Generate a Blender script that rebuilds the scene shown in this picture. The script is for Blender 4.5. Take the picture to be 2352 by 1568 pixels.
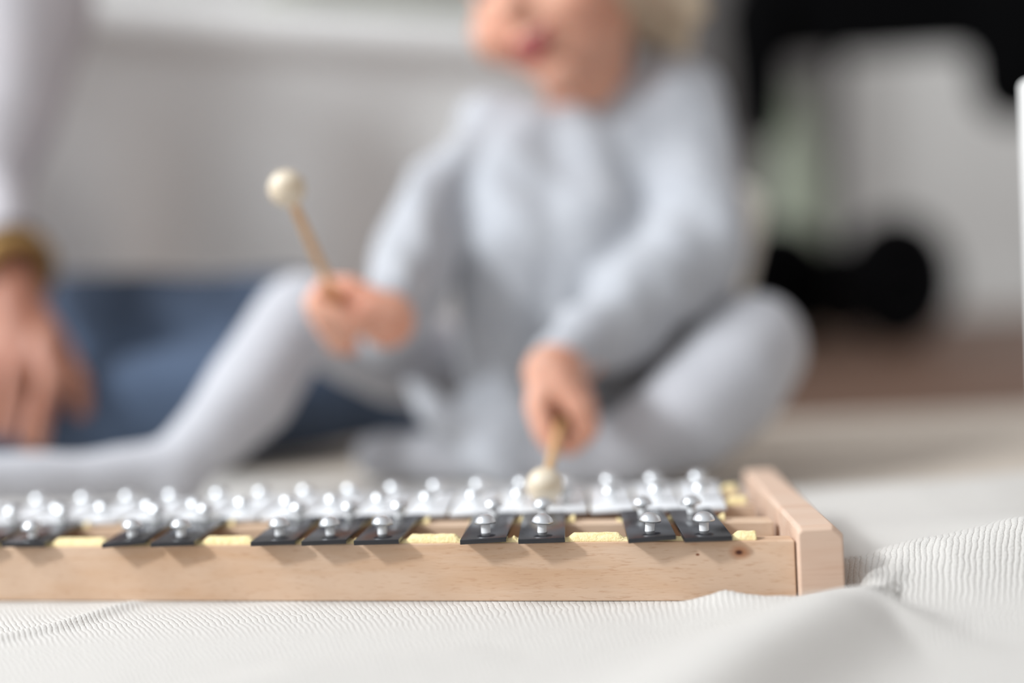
import bpy, bmesh, math, random
from mathutils import Vector, Matrix, noise

for o in list(bpy.data.objects):
    bpy.data.objects.remove(o)
SC = bpy.context.scene
COL = SC.collection
random.seed(7)
R = math.radians

# ------------------------------------------------------------------ camera
CAM_Z = 0.1437
F = 3266.7                      # focal length in pixels of the 2352 px wide frame (50 mm lens)
ROLL, PITCH = R(2.7), R(2.0)
RIGHT = Vector((math.cos(ROLL), 0, -math.sin(ROLL)))
UP0 = Vector((math.sin(ROLL), 0, math.cos(ROLL)))
FWD = (Vector((0, 1, 0)) * math.cos(PITCH) - UP0 * math.sin(PITCH)).normalized()
UP = (UP0 * math.cos(PITCH) + Vector((0, 1, 0)) * math.sin(PITCH)).normalized()
CAM = Vector((0, 0, CAM_Z))
cd = bpy.data.cameras.new('camera')
cam = bpy.data.objects.new('camera', cd)
COL.objects.link(cam)
m = Matrix.Identity(4)
for i in range(3):
    m[i][0] = RIGHT[i]; m[i][1] = UP[i]; m[i][2] = -FWD[i]; m[i][3] = CAM[i]
cam.matrix_world = m
cd.lens = 50; cd.sensor_width = 36; cd.clip_start = 0.02; cd.clip_end = 50
cd.dof.use_dof = True
cd.dof.focus_distance = 0.655
cd.dof.aperture_fstop = 1.4
SC.camera = cam

# ------------------------------------------------------------------ light
w = bpy.data.worlds.new('world'); SC.world = w
w.use_nodes = True
bg = w.node_tree.nodes['Background']
bg.inputs[1].default_value = 0.90
# daylight room: bright towards the windows (left, behind the camera), dim and warm on the other side
_tc = w.node_tree.nodes.new('ShaderNodeTexCoord'); _sp = w.node_tree.nodes.new('ShaderNodeSeparateXYZ')
_mr = w.node_tree.nodes.new('ShaderNodeMapRange'); _rp = w.node_tree.nodes.new('ShaderNodeValToRGB')
w.node_tree.links.new(_tc.outputs['Generated'], _sp.inputs[0]); 
_m1 = w.node_tree.nodes.new('ShaderNodeMath'); _m1.operation = 'MULTIPLY'; _m1.inputs[1].default_value = 0.6
_m2 = w.node_tree.nodes.new('ShaderNodeMath'); _m2.operation = 'MULTIPLY_ADD'; _m2.inputs[1].default_value = 0.8
w.node_tree.links.new(_sp.outputs['Y'], _m1.inputs[0]); w.node_tree.links.new(_sp.outputs['X'], _m2.inputs[0])
w.node_tree.links.new(_m1.outputs[0], _m2.inputs[2]); w.node_tree.links.new(_m2.outputs[0], _mr.inputs['Value'])
_mr.inputs['From Min'].default_value = -1; _mr.inputs['From Max'].default_value = 1
w.node_tree.links.new(_mr.outputs['Result'], _rp.inputs['Fac']); w.node_tree.links.new(_rp.outputs['Color'], bg.inputs[0])
_rp.color_ramp.elements[0].position = 0.15; _rp.color_ramp.elements[0].color = (1.06, 1.11, 1.15, 1)
_rp.color_ramp.elements[1].position = 0.85; _rp.color_ramp.elements[1].color = (0.46, 0.40, 0.38, 1)

def area(name, loc, target, sx, sy, power, col):
    l = bpy.data.lights.new(name, 'AREA'); l.shape = 'RECTANGLE'
    l.size = sx; l.size_y = sy; l.energy = power; l.color = col
    o = bpy.data.objects.new(name, l); COL.objects.link(o)
    o.location = loc
    o.rotation_euler = (Vector(target) - Vector(loc)).to_track_quat('-Z', 'Y').to_euler()
    return o
area('window_daylight', (-1.9, -0.35, 1.52), (0, 0.75, 0.05), 0.2, 0.28, 48, (0.94, 0.975, 1.0))
area('far_wall_fill', (2.9, 3.4, 1.9), (1.6, 5.2, 0.6), 0.9, 1.2, 22, (0.96, 0.98, 1.0))  # added fill lamp that brightens the far wall, no known window
area('side_fill', (-1.75, 0.8, 1.75), (0.0, 1.9, 0.3), 0.9, 1.1, 58, (0.95, 0.975, 1.0))  # added fill lamp to lift the bed and the child

SC.view_settings.view_transform = 'Standard'
SC.view_settings.look = 'None'
SC.view_settings.gamma = 1
SC.view_settings.use_curve_mapping = False
SC.view_settings.exposure = -0.24
try:
    SC.cycles.use_denoising = True
    SC.cycles.sample_clamp_indirect = 6
except Exception:
    pass

def P(px, py, d):
    """world point seen at pixel (px, py) of the 2352x1568 frame at depth y = d"""
    v = RIGHT * ((px - 1176) / F) + UP * ((784 - py) / F) + FWD
    return CAM + v * (d / v.y)

def PX(rpx, d):
    return rpx * d / F

# ------------------------------------------------------------------ materials
def lin(c):
    return tuple((x / 255 / 12.92) if x / 255 <= 0.04045 else ((x / 255 + 0.055) / 1.055) ** 2.4 for x in c) + (1,)

def mat(name, col, rough=0.6, metal=0.0, col2=None, nscale=30, stretch=(1, 1, 1), bump=0.0, bscale=200, bdist=0.001,
        sheen=0.0, sss=0.0, coat=0.0, spec=0.5):
    m = bpy.data.materials.new(name); m.use_nodes = True
    nt = m.node_tree; N = nt.nodes; L = nt.links
    b = N['Principled BSDF']
    b.inputs['Base Color'].default_value = lin(col)
    b.inputs['Roughness'].default_value = rough
    b.inputs['Metallic'].default_value = metal
    b.inputs['Specular IOR Level'].default_value = spec
    if sheen: b.inputs['Sheen Weight'].default_value = sheen
    if coat: b.inputs['Coat Weight'].default_value = coat
    if sss:
        b.inputs['Subsurface Weight'].default_value = sss
        b.inputs['Subsurface Radius'].default_value = (0.006, 0.0025, 0.0015)
        b.inputs['Subsurface Scale'].default_value = 1.0
    tc = N.new('ShaderNodeTexCoord'); mp = N.new('ShaderNodeMapping')
    mp.inputs['Scale'].default_value = stretch
    L.new(tc.outputs['Object'], mp.inputs['Vector'])
    if col2:
        n = N.new('ShaderNodeTexNoise'); n.inputs['Scale'].default_value = nscale; n.inputs['Detail'].default_value = 4
        L.new(mp.outputs[0], n.inputs['Vector'])
        r = N.new('ShaderNodeValToRGB')
        r.color_ramp.elements[0].position = 0.35; r.color_ramp.elements[0].color = lin(col)
        r.color_ramp.elements[1].position = 0.65; r.color_ramp.elements[1].color = lin(col2)
        L.new(n.outputs['Fac'], r.inputs['Fac']); L.new(r.outputs[0], b.inputs['Base Color'])
    if bump:
        n2 = N.new('ShaderNodeTexNoise'); n2.inputs['Scale'].default_value = bscale; n2.inputs['Detail'].default_value = 3
        L.new(mp.outputs[0], n2.inputs['Vector'])
        bp = N.new('ShaderNodeBump'); bp.inputs['Strength'].default_value = bump; bp.inputs['Distance'].default_value = bdist
        L.new(n2.outputs['Fac'], bp.inputs['Height']); L.new(bp.outputs[0], b.inputs['Normal'])
    return m

def math_node(nt, op, a, b=None, c=None):
    n = nt.nodes.new('ShaderNodeMath'); n.operation = op
    for i, v in enumerate((a, b, c)):
        if v is None: continue
        if isinstance(v, (int, float)): n.inputs[i].default_value = v
        else: nt.links.new(v, n.inputs[i])
    return n.outputs[0]

def rib_mat(name, col, col2, pitch, vpitch, depth, lean=0.24, axis='X', rough=0.9, warp=0.0015, fuzz=0.35):
    """knitted / corded cloth: cords of a real pitch as bump, shade between the cords painted darker into the colour"""
    m = bpy.data.materials.new(name); m.use_nodes = True
    nt = m.node_tree; N = nt.nodes; L = nt.links
    b = N['Principled BSDF']; b.inputs['Roughness'].default_value = rough
    b.inputs['Sheen Weight'].default_value = 0.2; b.inputs['Specular IOR Level'].default_value = 0.2
    tc = N.new('ShaderNodeTexCoord'); sp = N.new('ShaderNodeSeparateXYZ')
    L.new(tc.outputs['Object'], sp.inputs[0])
    wn = N.new('ShaderNodeTexNoise'); wn.inputs['Scale'].default_value = 90; L.new(tc.outputs['Object'], wn.inputs['Vector'])
    wv = math_node(nt, 'MULTIPLY', math_node(nt, 'SUBTRACT', wn.outputs['Fac'], 0.5), warp)
    if lean:
        g = math_node(nt, 'MULTIPLY', math_node(nt, 'SUBTRACT', 0.04, sp.outputs['X']), lean)
        g = math_node(nt, 'MINIMUM', math_node(nt, 'MAXIMUM', g, -0.5), 0.5)
        u = math_node(nt, 'ADD', sp.outputs[axis], math_node(nt, 'MULTIPLY', math_node(nt, 'SUBTRACT', sp.outputs['Y'], 0.62), g))
    else:
        u = sp.outputs[axis]
    u = math_node(nt, 'ADD', u, wv)
    rib = math_node(nt, 'ABSOLUTE', math_node(nt, 'SINE', math_node(nt, 'MULTIPLY', u, math.pi / pitch)))
    rib = math_node(nt, 'POWER', rib, 0.6)
    v = math_node(nt, 'ADD', sp.outputs['Y'], sp.outputs['Z'])
    v = math_node(nt, 'ADD', v, math_node(nt, 'MULTIPLY', math_node(nt, 'SUBTRACT', wn.outputs['Fac'], 0.5), 0.006))
    st = math_node(nt, 'ABSOLUTE', math_node(nt, 'SINE', math_node(nt, 'MULTIPLY', v, math.pi / vpitch)))
    h = math_node(nt, 'ADD', rib, math_node(nt, 'MULTIPLY', st, 0.3))
    fn = N.new('ShaderNodeTexNoise'); fn.inputs['Scale'].default_value = 1200; fn.inputs['Detail'].default_value = 3
    L.new(tc.outputs['Object'], fn.inputs['Vector'])
    h = math_node(nt, 'ADD', h, math_node(nt, 'MULTIPLY', fn.outputs['Fac'], fuzz))
    bp = N.new('ShaderNodeBump'); bp.inputs['Distance'].default_value = depth; bp.inputs['Strength'].default_value = 1.0
    L.new(h, bp.inputs['Height']); L.new(bp.outputs[0], b.inputs['Normal'])
    r = N.new('ShaderNodeValToRGB')
    r.color_ramp.elements[0].position = 0.0; r.color_ramp.elements[0].color = lin(col2)  # groove shade put in as a darker colour
    r.color_ramp.elements[1].position = 0.42; r.color_ramp.elements[1].color = lin(col)
    L.new(rib, r.inputs['Fac']); L.new(r.outputs[0], b.inputs['Base Color'])
    return m

def wood_mat(name, a, b_, c, knot=None):
    m = bpy.data.materials.new(name); m.use_nodes = True
    nt = m.node_tree; N = nt.nodes; L = nt.links
    b = N['Principled BSDF']; b.inputs['Roughness'].default_value = 0.55; b.inputs['Specular IOR Level'].default_value = 0.3
    tc = N.new('ShaderNodeTexCoord'); mp = N.new('ShaderNodeMapping')
    mp.inputs['Scale'].default_value = (1, 6, 11); mp.inputs['Rotation'].default_value = (0, R(4), 0)
    L.new(tc.outputs['Object'], mp.inputs['Vector'])
    n = N.new('ShaderNodeTexNoise'); n.inputs['Scale'].default_value = 9; n.inputs['Detail'].default_value = 6; n.inputs['Distortion'].default_value = 0.6
    L.new(mp.outputs[0], n.inputs['Vector'])
    r = N.new('ShaderNodeValToRGB')
    r.color_ramp.elements[0].position = 0.3; r.color_ramp.elements[0].color = lin(b_)
    r.color_ramp.elements[1].position = 0.62; r.color_ramp.elements[1].color = lin(a)
    L.new(n.outputs['Fac'], r.inputs['Fac'])
    mp2 = N.new('ShaderNodeMapping'); mp2.inputs['Scale'].default_value = (1, 25, 40)
    L.new(tc.outputs['Object'], mp2.inputs['Vector'])
    n2 = N.new('ShaderNodeTexNoise'); n2.inputs['Scale'].default_value = 30; n2.inputs['Detail'].default_value = 3
    L.new(mp2.outputs[0], n2.inputs['Vector'])
    r2 = N.new('ShaderNodeValToRGB')
    r2.color_ramp.elements[0].position = 0.30; r2.color_ramp.elements[0].color = (0.4, 0.4, 0.4, 1)
    r2.color_ramp.elements[1].position = 0.44; r2.color_ramp.elements[1].color = (0, 0, 0, 1)
    L.new(n2.outputs['Fac'], r2.inputs['Fac'])
    mx = N.new('ShaderNodeMix'); mx.data_type = 'RGBA'
    L.new(r2.outputs[0], mx.inputs[0]); L.new(r.outputs[0], mx.inputs[6]); mx.inputs[7].default_value = lin(c)
    out = mx.outputs[2]
    for (kx, kz, kr, kc) in (knot or ()):
        sp = N.new('ShaderNodeSeparateXYZ'); L.new(tc.outputs['Object'], sp.inputs[0])
        dx = math_node(nt, 'DIVIDE', math_node(nt, 'SUBTRACT', sp.outputs['X'], kx), kr * 1.5)
        dz = math_node(nt, 'DIVIDE', math_node(nt, 'SUBTRACT', sp.outputs['Z'], kz), kr)
        d = math_node(nt, 'SQRT', math_node(nt, 'ADD', math_node(nt, 'MULTIPLY', dx, dx), math_node(nt, 'MULTIPLY', dz, dz)))
        rr = N.new('ShaderNodeValToRGB')
        rr.color_ramp.elements[0].position = 0.35; rr.color_ramp.elements[0].color = (1, 1, 1, 1)
        rr.color_ramp.elements[1].position = 1.0; rr.color_ramp.elements[1].color = (0, 0, 0, 1)
        L.new(d, rr.inputs['Fac'])
        mk = N.new('ShaderNodeMix'); mk.data_type = 'RGBA'
        L.new(rr.outputs[0], mk.inputs[0]); L.new(out, mk.inputs[6]); mk.inputs[7].default_value = lin(kc)
        out = mk.outputs[2]
    L.new(out, b.inputs['Base Color'])
    bp = N.new('ShaderNodeBump'); bp.inputs['Strength'].default_value = 0.25; bp.inputs['Distance'].default_value = 0.0004
    L.new(n2.outputs['Fac'], bp.inputs['Height']); L.new(bp.outputs[0], b.inputs['Normal'])
    return m

M = {}
M['wood'] = wood_mat('maple_wood', (214, 188, 164), (204, 172, 142), (182, 140, 106))
M['black'] = mat('black_lacquer', (24, 24, 28), rough=0.2, col2=(30, 30, 35), nscale=90, bump=0.12, bscale=700, bdist=0.0003, spec=0.6)
M['silver'] = mat('silver_painted_metal', (226, 228, 231), rough=0.42, metal=0.0)
M['steel'] = mat('nail_steel', (222, 225, 228), rough=0.36, metal=0.9, bump=0.12, bscale=500, bdist=0.0004)
M['sleeve'] = mat('white_plastic', (248, 249, 250), rough=0.45, sss=0.0)
M['foam'] = mat('yellow_foam', (240, 224, 176), rough=0.95, col2=(230, 206, 150), nscale=500, bump=0.9, bscale=900, bdist=0.0006)
M['ball'] = mat('pale_beech', (222, 210, 190), rough=0.4, col2=(208, 190, 164), nscale=60, stretch=(1, 1, 4))
M['stick'] = mat('beech_stick', (216, 176, 126), rough=0.5, col2=(200, 154, 104), nscale=60, stretch=(1, 1, 6))
M['blanket'] = rib_mat('cream_knit', (206, 203, 198), (194, 187, 179), 0.0027, 0.0036, 0.00038, lean=2.4, warp=0.0034, fuzz=0.9)
M['rug'] = mat('beige_rug', (216, 205, 192), rough=1, col2=(206, 195, 182), nscale=60, bump=0.6, bscale=300, bdist=0.003)
M['floor'] = wood_mat('brown_floor', (120, 92, 76), (98, 72, 58), (70, 50, 40))
M['dress'] = mat('pale_grey_marl', (180, 183, 188), rough=0.9, col2=(169, 172, 179), nscale=120, bump=0.4, bscale=260, bdist=0.001, sheen=0.3, spec=0.2)
M['tights'] = mat('grey_tights', (186, 187, 192), rough=0.9, col2=(178, 179, 185), nscale=200, bump=0.3, bscale=500, bdist=0.0006, sheen=0.3, spec=0.2)
M['skin'] = mat('child_skin', (220, 170, 146), rough=0.5, col2=(208, 148, 124), nscale=28, sss=0.25)
M['skin2'] = mat('adult_skin', (170, 120, 98), rough=0.5, col2=(154, 100, 80), nscale=25, sss=0.15)
M['lips'] = mat('lips', (176, 66, 66), rough=0.4)
M['mouth'] = mat('mouth_inside', (120, 40, 44), rough=0.5)
M['eye'] = mat('eye_white', (235, 235, 235), rough=0.2)
M['iris'] = mat('iris', (60, 70, 90), rough=0.2)
M['hair'] = mat('blond_hair', (214, 198, 176), rough=0.6, col2=(194, 176, 150), nscale=40, stretch=(1, 1, 0.15), bump=0.8, bscale=120, bdist=0.003)
M['jeans'] = mat('blue_denim', (20, 27, 40), rough=0.9, col2=(78, 94, 118), nscale=5, bump=0.5, bscale=400, bdist=0.001)
M['top'] = mat('lilac_grey_knit', (204, 201, 206), rough=0.95, col2=(198, 196, 201), nscale=30, bump=0.4, bscale=300, bdist=0.001)
M['gold'] = mat('brass', (176, 140, 84), rough=0.4, metal=0.6)
M['strap'] = mat('brown_leather', (60, 40, 28), rough=0.6)
M['bedspread'] = rib_mat('ribbed_bedspread', (248, 248, 247), (238, 236, 234), 0.009, 0.03, 0.0015, lean=0.0)
M['greenish'] = mat('grey_green_wool', (150, 152, 138), rough=1, col2=(120, 120, 104), nscale=25)
M['wall'] = mat('grey_wall_paint', (214, 213, 210), rough=0.9, bump=0.1, bscale=100)
M['black_fabric'] = mat('black_fabric', (8, 8, 9), rough=0.95, spec=0.05)
M['rubber'] = mat('black_rubber', (8, 8, 10), rough=0.8, spec=0.08)
M['grey_metal'] = mat('dark_grey_metal', (70, 68, 70), rough=0.6, metal=0.3)
M['white'] = mat('white_paint', (232, 232, 230), rough=0.5)
M['cushion'] = mat('cream_plush', (222, 218, 210), rough=1, bump=0.6, bscale=150, bdist=0.004, sheen=0.3)
M['sage'] = mat('sage_ceramic', (172, 178, 160), rough=0.6, col2=(150, 158, 138), nscale=8)
M['leaf'] = mat('dark_leaf', (40, 48, 30), rough=0.5)
M['cab'] = mat('dark_grey_lacquer', (112, 108, 106), rough=0.7)
M['navy'] = mat('dark_navy_cloth', (34, 36, 42), rough=0.95)

# ------------------------------------------------------------------ mesh helpers
class MB:
    """collects shapes in world coordinates"""
    def __init__(s): s.v = []; s.f = []
    def add(s, vs, fs):
        k = len(s.v); s.v += [Vector(v) for v in vs]; s.f += [tuple(i + k for i in f) for f in fs]; return s
    def capsule(s, p0, r0, p1, r1, n=20, rings=6):
        p0, p1 = Vector(p0), Vector(p1); ax = p1 - p0
        L = ax.length
        if L < 1e-6: ax = Vector((0, 0, 1)); L = 1e-6
        ax = ax.normalized()
        a = ax.orthogonal().normalized(); b = ax.cross(a)
        rows = []
        for i in range(rings + 1):
            t = math.pi / 2 * (i / rings)
            rows.append((-r0 * math.cos(t), r0 * math.sin(t), p0))
        for i in range(rings + 1):
            t = math.pi / 2 * (i / rings)
            rows.append((r1 * math.sin(t), r1 * math.cos(t), p1))
        vs = []; fs = []
        for (z, r, p) in rows:
            r = max(r, 1e-5)
            for j in range(n):
                q = 2 * math.pi * j / n
                vs.append(p + ax * z + a * (r * math.cos(q)) + b * (r * math.sin(q)))
        for i in range(len(rows) - 1):
            for j in range(n):
                fs.append((i * n + j, i * n + (j + 1) % n, (i + 1) * n + (j + 1) % n, (i + 1) * n + j))
        fs.append(tuple(reversed(range(n)))); fs.append(tuple(range((len(rows) - 1) * n, len(rows) * n)))
        return s.add(vs, fs)
    def chain(s, pts):
        for (a, ra), (b, rb) in zip(pts[:-1], pts[1:]): s.capsule(a, ra, b, rb)
        return s
    def ellipsoid(s, c, rad, axes=None, n=28, m_=18):
        c = Vector(c); ax = axes or (Vector((1, 0, 0)), Vector((0, 1, 0)), Vector((0, 0, 1)))
        vs = []; fs = []
        for i in range(m_ + 1):
            t = math.pi * i / m_
            t = min(max(t, 0.02), math.pi - 0.02)
            for j in range(n):
                q = 2 * math.pi * j / n
                vs.append(c + ax[0] * (rad[0] * math.sin(t) * math.cos(q)) + ax[1] * (rad[1] * math.sin(t) * math.sin(q)) + ax[2] * (rad[2] * math.cos(t)))
        for i in range(m_):
            for j in range(n):
                fs.append((i * n + j, (i + 1) * n + j, (i + 1) * n + (j + 1) % n, i * n + (j + 1) % n))
        fs.append(tuple(range(n))); fs.append(tuple(reversed(range(m_ * n, (m_ + 1) * n))))
        return s.add(vs, fs)
    def lathe(s, base, axis, prof, n=28):
        base = Vector(base); ax = Vector(axis).normalized(); a = ax.orthogonal().normalized(); b = ax.cross(a)
        vs = []; fs = []
        for (r, z) in prof:
            r = max(r, 1e-5)
            for j in range(n):
                q = 2 * math.pi * j / n
                vs.append(base + ax * z + a * (r * math.cos(q)) + b * (r * math.sin(q)))
        for i in range(len(prof) - 1):
            for j in range(n):
                fs.append((i * n + j, i * n + (j + 1) % n, (i + 1) * n + (j + 1) % n, (i + 1) * n + j))
        fs.append(tuple(reversed(range(n)))); fs.append(tuple(range((len(prof) - 1) * n, len(prof) * n)))
        return s.add(vs, fs)
    def hexa(s, c8):
        return s.add(c8, [(0, 3, 2, 1), (4, 5, 6, 7), (0, 1, 5, 4), (1, 2, 6, 5), (2, 3, 7, 6), (3, 0, 4, 7)])
    def box(s, x0, x1, y0, y1, z0, z1):
        return s.hexa([(x0, y0, z0), (x1, y0, z0), (x1, y1, z0), (x0, y1, z0), (x0, y0, z1), (x1, y0, z1), (x1, y1, z1), (x0, y1, z1)])
    def grid(s, fn, us, vs_):
        vs = [fn(u, v) for v in vs_ for u in us]; n = len(us); fs = []
        for j in range(len(vs_) - 1):
            for i in range(n - 1):
                fs.append((j * n + i, j * n + i + 1, (j + 1) * n + i + 1, (j + 1) * n + i))
        return s.add(vs, fs)
    def torus(s, c, ax, R0, r0, n=40, m_=12, sq=(1, 1), a=None):
        c = Vector(c); ax = Vector(ax).normalized(); a = (a or ax.orthogonal()).normalized(); b = ax.cross(a)
        vs = []; fs = []
        for i in range(n):
            q = 2 * math.pi * i / n; d = a * (math.cos(q) * sq[0]) + b * (math.sin(q) * sq[1])
            for j in range(m_):
                t = 2 * math.pi * j / m_
                vs.append(c + d * (R0 + r0 * math.cos(t)) + ax * (r0 * math.sin(t)))
        for i in range(n):
            for j in range(m_):
                fs.append((i * m_ + j, ((i + 1) % n) * m_ + j, ((i + 1) % n) * m_ + (j + 1) % m_, i * m_ + (j + 1) % m_))
        return s.add(vs, fs)

def origin_of(parent):
    v = Vector((0, 0, 0))
    while parent is not None:
        v += Vector(parent.location); parent = parent.parent
    return v

def obj(name, mb, material, parent=None, smooth=True, bevel=0.0, loc=None, angle=None, segs=2):
    """mb is in world coordinates; object origin = loc (world) or parent's origin"""
    po = origin_of(parent)
    base = Vector(loc) if loc is not None else po
    me = bpy.data.meshes.new(name)
    me.from_pydata([tuple(v - base) for v in mb.v], [], mb.f)
    if bevel:
        bm = bmesh.new(); bm.from_mesh(me)
        bmesh.ops.recalc_face_normals(bm, faces=bm.faces)
        ed = [e for e in bm.edges if len(e.link_faces) == 2 and e.calc_face_angle() > R(25)]
        bmesh.ops.bevel(bm, geom=ed, offset=bevel, segments=segs, profile=0.5, affect='EDGES', clamp_overlap=True)
        bm.to_mesh(me); bm.free()
    me.validate()
    mats = material if isinstance(material, (list, tuple)) else [material]
    for m_ in mats: me.materials.append(m_)
    if smooth:
        me.polygons.foreach_set('use_smooth', [True] * len(me.polygons))
        if angle: 
            try: me.set_sharp_from_angle(angle=R(angle))
            except Exception: pass
    o = bpy.data.objects.new(name, me); COL.objects.link(o)
    o.parent = parent; o.location = base - po
    return o

def skinned(name, mb, material, parent=None, vox=0.004, smooth=6, wrinkle=None, loc=None):
    """union of overlapping closed shapes as ONE continuous surface (voxel remesh, relaxed, baked)"""
    po = origin_of(parent); base = Vector(loc) if loc is not None else po
    me = bpy.data.meshes.new('tmp'); me.from_pydata([tuple(v - base) for v in mb.v], [], mb.f)
    bm = bmesh.new(); bm.from_mesh(me); bmesh.ops.recalc_face_normals(bm, faces=bm.faces); bm.to_mesh(me); bm.free()
    t = bpy.data.objects.new('tmp', me); COL.objects.link(t)
    r = t.modifiers.new('r', 'REMESH'); r.mode = 'VOXEL'; r.voxel_size = vox
    sm = t.modifiers.new('s', 'SMOOTH'); sm.iterations = smooth; sm.factor = 0.5
    dg = bpy.context.evaluated_depsgraph_get(); ev = t.evaluated_get(dg)
    nm = bpy.data.meshes.new_from_object(ev); nm.name = name
    bpy.data.objects.remove(t); bpy.data.meshes.remove(me)
    # keep the largest connected shell only
    bm = bmesh.new(); bm.from_mesh(nm); bm.verts.ensure_lookup_table()
    seen = set(); shells = []
    for v in bm.verts:
        if v.index in seen: continue
        st = [v]; seen.add(v.index); sh = []
        while st:
            q = st.pop(); sh.append(q)
            for e in q.link_edges:
                w_ = e.other_vert(q)
                if w_.index not in seen: seen.add(w_.index); st.append(w_)
        shells.append(sh)
    shells.sort(key=len, reverse=True)
    for sh in shells[1:]: bmesh.ops.delete(bm, geom=sh, context='VERTS')
    if wrinkle:
        bm.normal_update()
        for v in bm.verts:
            v.co += v.normal * wrinkle(v.co + base)
    for v in bm.verts:                      # soft things press flat against the ground
        if v.co.z + base.z < 0.0006: v.co.z = 0.0006 - base.z
    bm.to_mesh(nm); bm.free()
    nm.materials.clear(); nm.materials.append(material)
    nm.polygons.foreach_set('use_smooth', [True] * len(nm.polygons))
    o = bpy.data.objects.new(name, nm); COL.objects.link(o)
    o.parent = parent; o.location = base - po
    return o

def empty(name, loc):
    o = bpy.data.objects.new(name, None); COL.objects.link(o); o.location = loc; o.empty_display_size = 0.02
    return o

def tag(o, label, cat, group=None, kind=None):
    o['label'] = label; o['category'] = cat
    if group: o['group'] = group
    if kind: o['kind'] = kind
    return o

def struct(name, mb, m_, **k):
    o = obj(name, mb, m_, smooth=False, **k); o['kind'] = 'structure'; return o

def sstep(a, b, x):
    t = min(max((x - a) / (b - a), 0), 1); return t * t * (3 - 2 * t)

# ------------------------------------------------------------------ room
struct('floor', MB().box(-5, 6, -2.5, 7, -0.06, -0.012), M['floor'])
struct('wall_back', MB().box(-5, 6, 5.2, 5.3, -0.012, 3.0), M['wall'])
struct('baseboard_back', MB().box(-5, 6, 5.18, 5.2, -0.012, 0.09), M['wall'])

# beige rug on the floor
def rug_fn(u, v):
    return Vector((u, v, -0.0022 + 0.0008 * noise.noise(Vector((u * 3, v * 3, 0)))))
rg = MB(); xs = [-2.2 + 4.4 * i / 60 for i in range(61)]; ys = [0.3 + 1.5 * i / 30 for i in range(31)]
rg.box(-2.2, 2.2, 0.3, 1.50, -0.012, -0.004)
tag(obj('rug', rg, M['rug'], smooth=False, bevel=0.002), 'beige wool rug on the brown floor under the cream blanket', 'rug')

# ------------------------------------------------------------------ blanket (height field with folds)
def seg_d(x, y, ax, ay, bx, by):
    dx, dy = bx - ax, by - ay
    t = ((x - ax) * dx + (y - ay) * dy) / (dx * dx + dy * dy)
    tc = min(max(t, 0), 1)
    px_, py_ = ax + dx * tc, ay + dy * tc
    s = (dx * (y - ay) - dy * (x - ax)) / math.hypot(dx, dy)
    return math.hypot(x - px_, y - py_), tc, s

def ridge(x, y, pts, wl, wr):
    """pts: (x, y, height); wl/wr: widths on the two sides"""
    best = 0
    for (a, b) in zip(pts[:-1], pts[1:]):
        d, t, s = seg_d(x, y, a[0], a[1], b[0], b[1])
        h = a[2] + (b[2] - a[2]) * t
        w_ = wl if s > 0 else wr
        best = max(best, h * math.exp(-(d / w_) ** 2))
    return best

def blanket_h(x, y):
    z = 0.0012 * noise.noise(Vector((x * 5, y * 6, 3)))
    # flat under the instrument
    inside = sstep(0.155, 0.140, x) * sstep(-0.012, 0.004, y - (0.6558 - 0.2156 * x)) * sstep(0.86, 0.83, y)
    z = z * (1 - inside) 
    z += ridge(x, y, [(0.128, 0.655, 0.004), (0.160, 0.648, 0.014), (0.195, 0.650, 0.022), (0.235, 0.655, 0.0285), (0.32, 0.665, 0.034), (0.5, 0.70, 0.03)], 0.05, 0.028)* (1 - inside)
    z += ridge(x, y, [(0.085, 0.628, 0.002), (0.112, 0.605, 0.007), (0.138, 0.580, 0.016), (0.117, 0.545, 0.022), (0.073, 0.48, 0.021), (0.025, 0.40, 0.016)], 0.024, 0.040) * (1 - inside)
    z += ridge(x, y, [(0.062, 0.632, 0.0), (0.088, 0.626, 0.0045), (0.105, 0.618, 0.001)], 0.010, 0.010) * (1 - inside)
    # small crease at the lower left
    z += ridge(x, y, [(-0.25, 0.615, 0.0022), (-0.215, 0.645, 0.003), (-0.190, 0.690, 0.0028)], 0.008, 0.005) * (1 - inside)
    z += ridge(x, y, [(-0.14, 0.50, 0.003), (-0.09, 0.54, 0.004), (-0.03, 0.56, 0.002)], 0.02, 0.025)
    # soft waves far right
    z += ridge(x, y, [(0.16, 0.93, 0.003), (0.30, 0.90, 0.012), (0.6, 0.95, 0.02)], 0.05, 0.06)
    z += ridge(x, y, [(0.20, 0.78, 0.004), (0.4, 0.76, 0.008)], 0.04, 0.04)
    edge = 1
    return max(z, 0) - 0.0002 - 0.0015 * (1 - edge) + 0.0000

def spaced(a, b, fine0, fine1, step_f, step_c):
    r = [a]; 
    while r[-1] < b:
        r.append(r[-1] + (step_f if fine0 <= r[-1] <= fine1 else step_c))
    return r
bl = MB()
def bl_pt(u, v):
    ye = min(max(1.14 - 0.50 * (u + 0.18), 0.95), 1.18) + 0.012 * noise.noise(Vector((u * 7, 1, 0)))
    y = v if v < 0.74 else 0.74 + (v - 0.74) * (ye - 0.74) / 0.36
    return Vector((u, y, blanket_h(u, y)))
bl.grid(bl_pt, spaced(-1.1, 1.2, -0.34, 0.34, 0.0028, 0.02), spaced(0.25, 1.10, 0.42, 0.74, 0.0028, 0.012))
bo = obj('blanket', bl, M['blanket'])
sol = bo.modifiers.new('thickness', 'SOLIDIFY'); sol.thickness = 0.002; sol.offset = -1
tag(bo, 'cream ribbed knit blanket spread out under the wooden glockenspiel', 'blanket')

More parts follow.
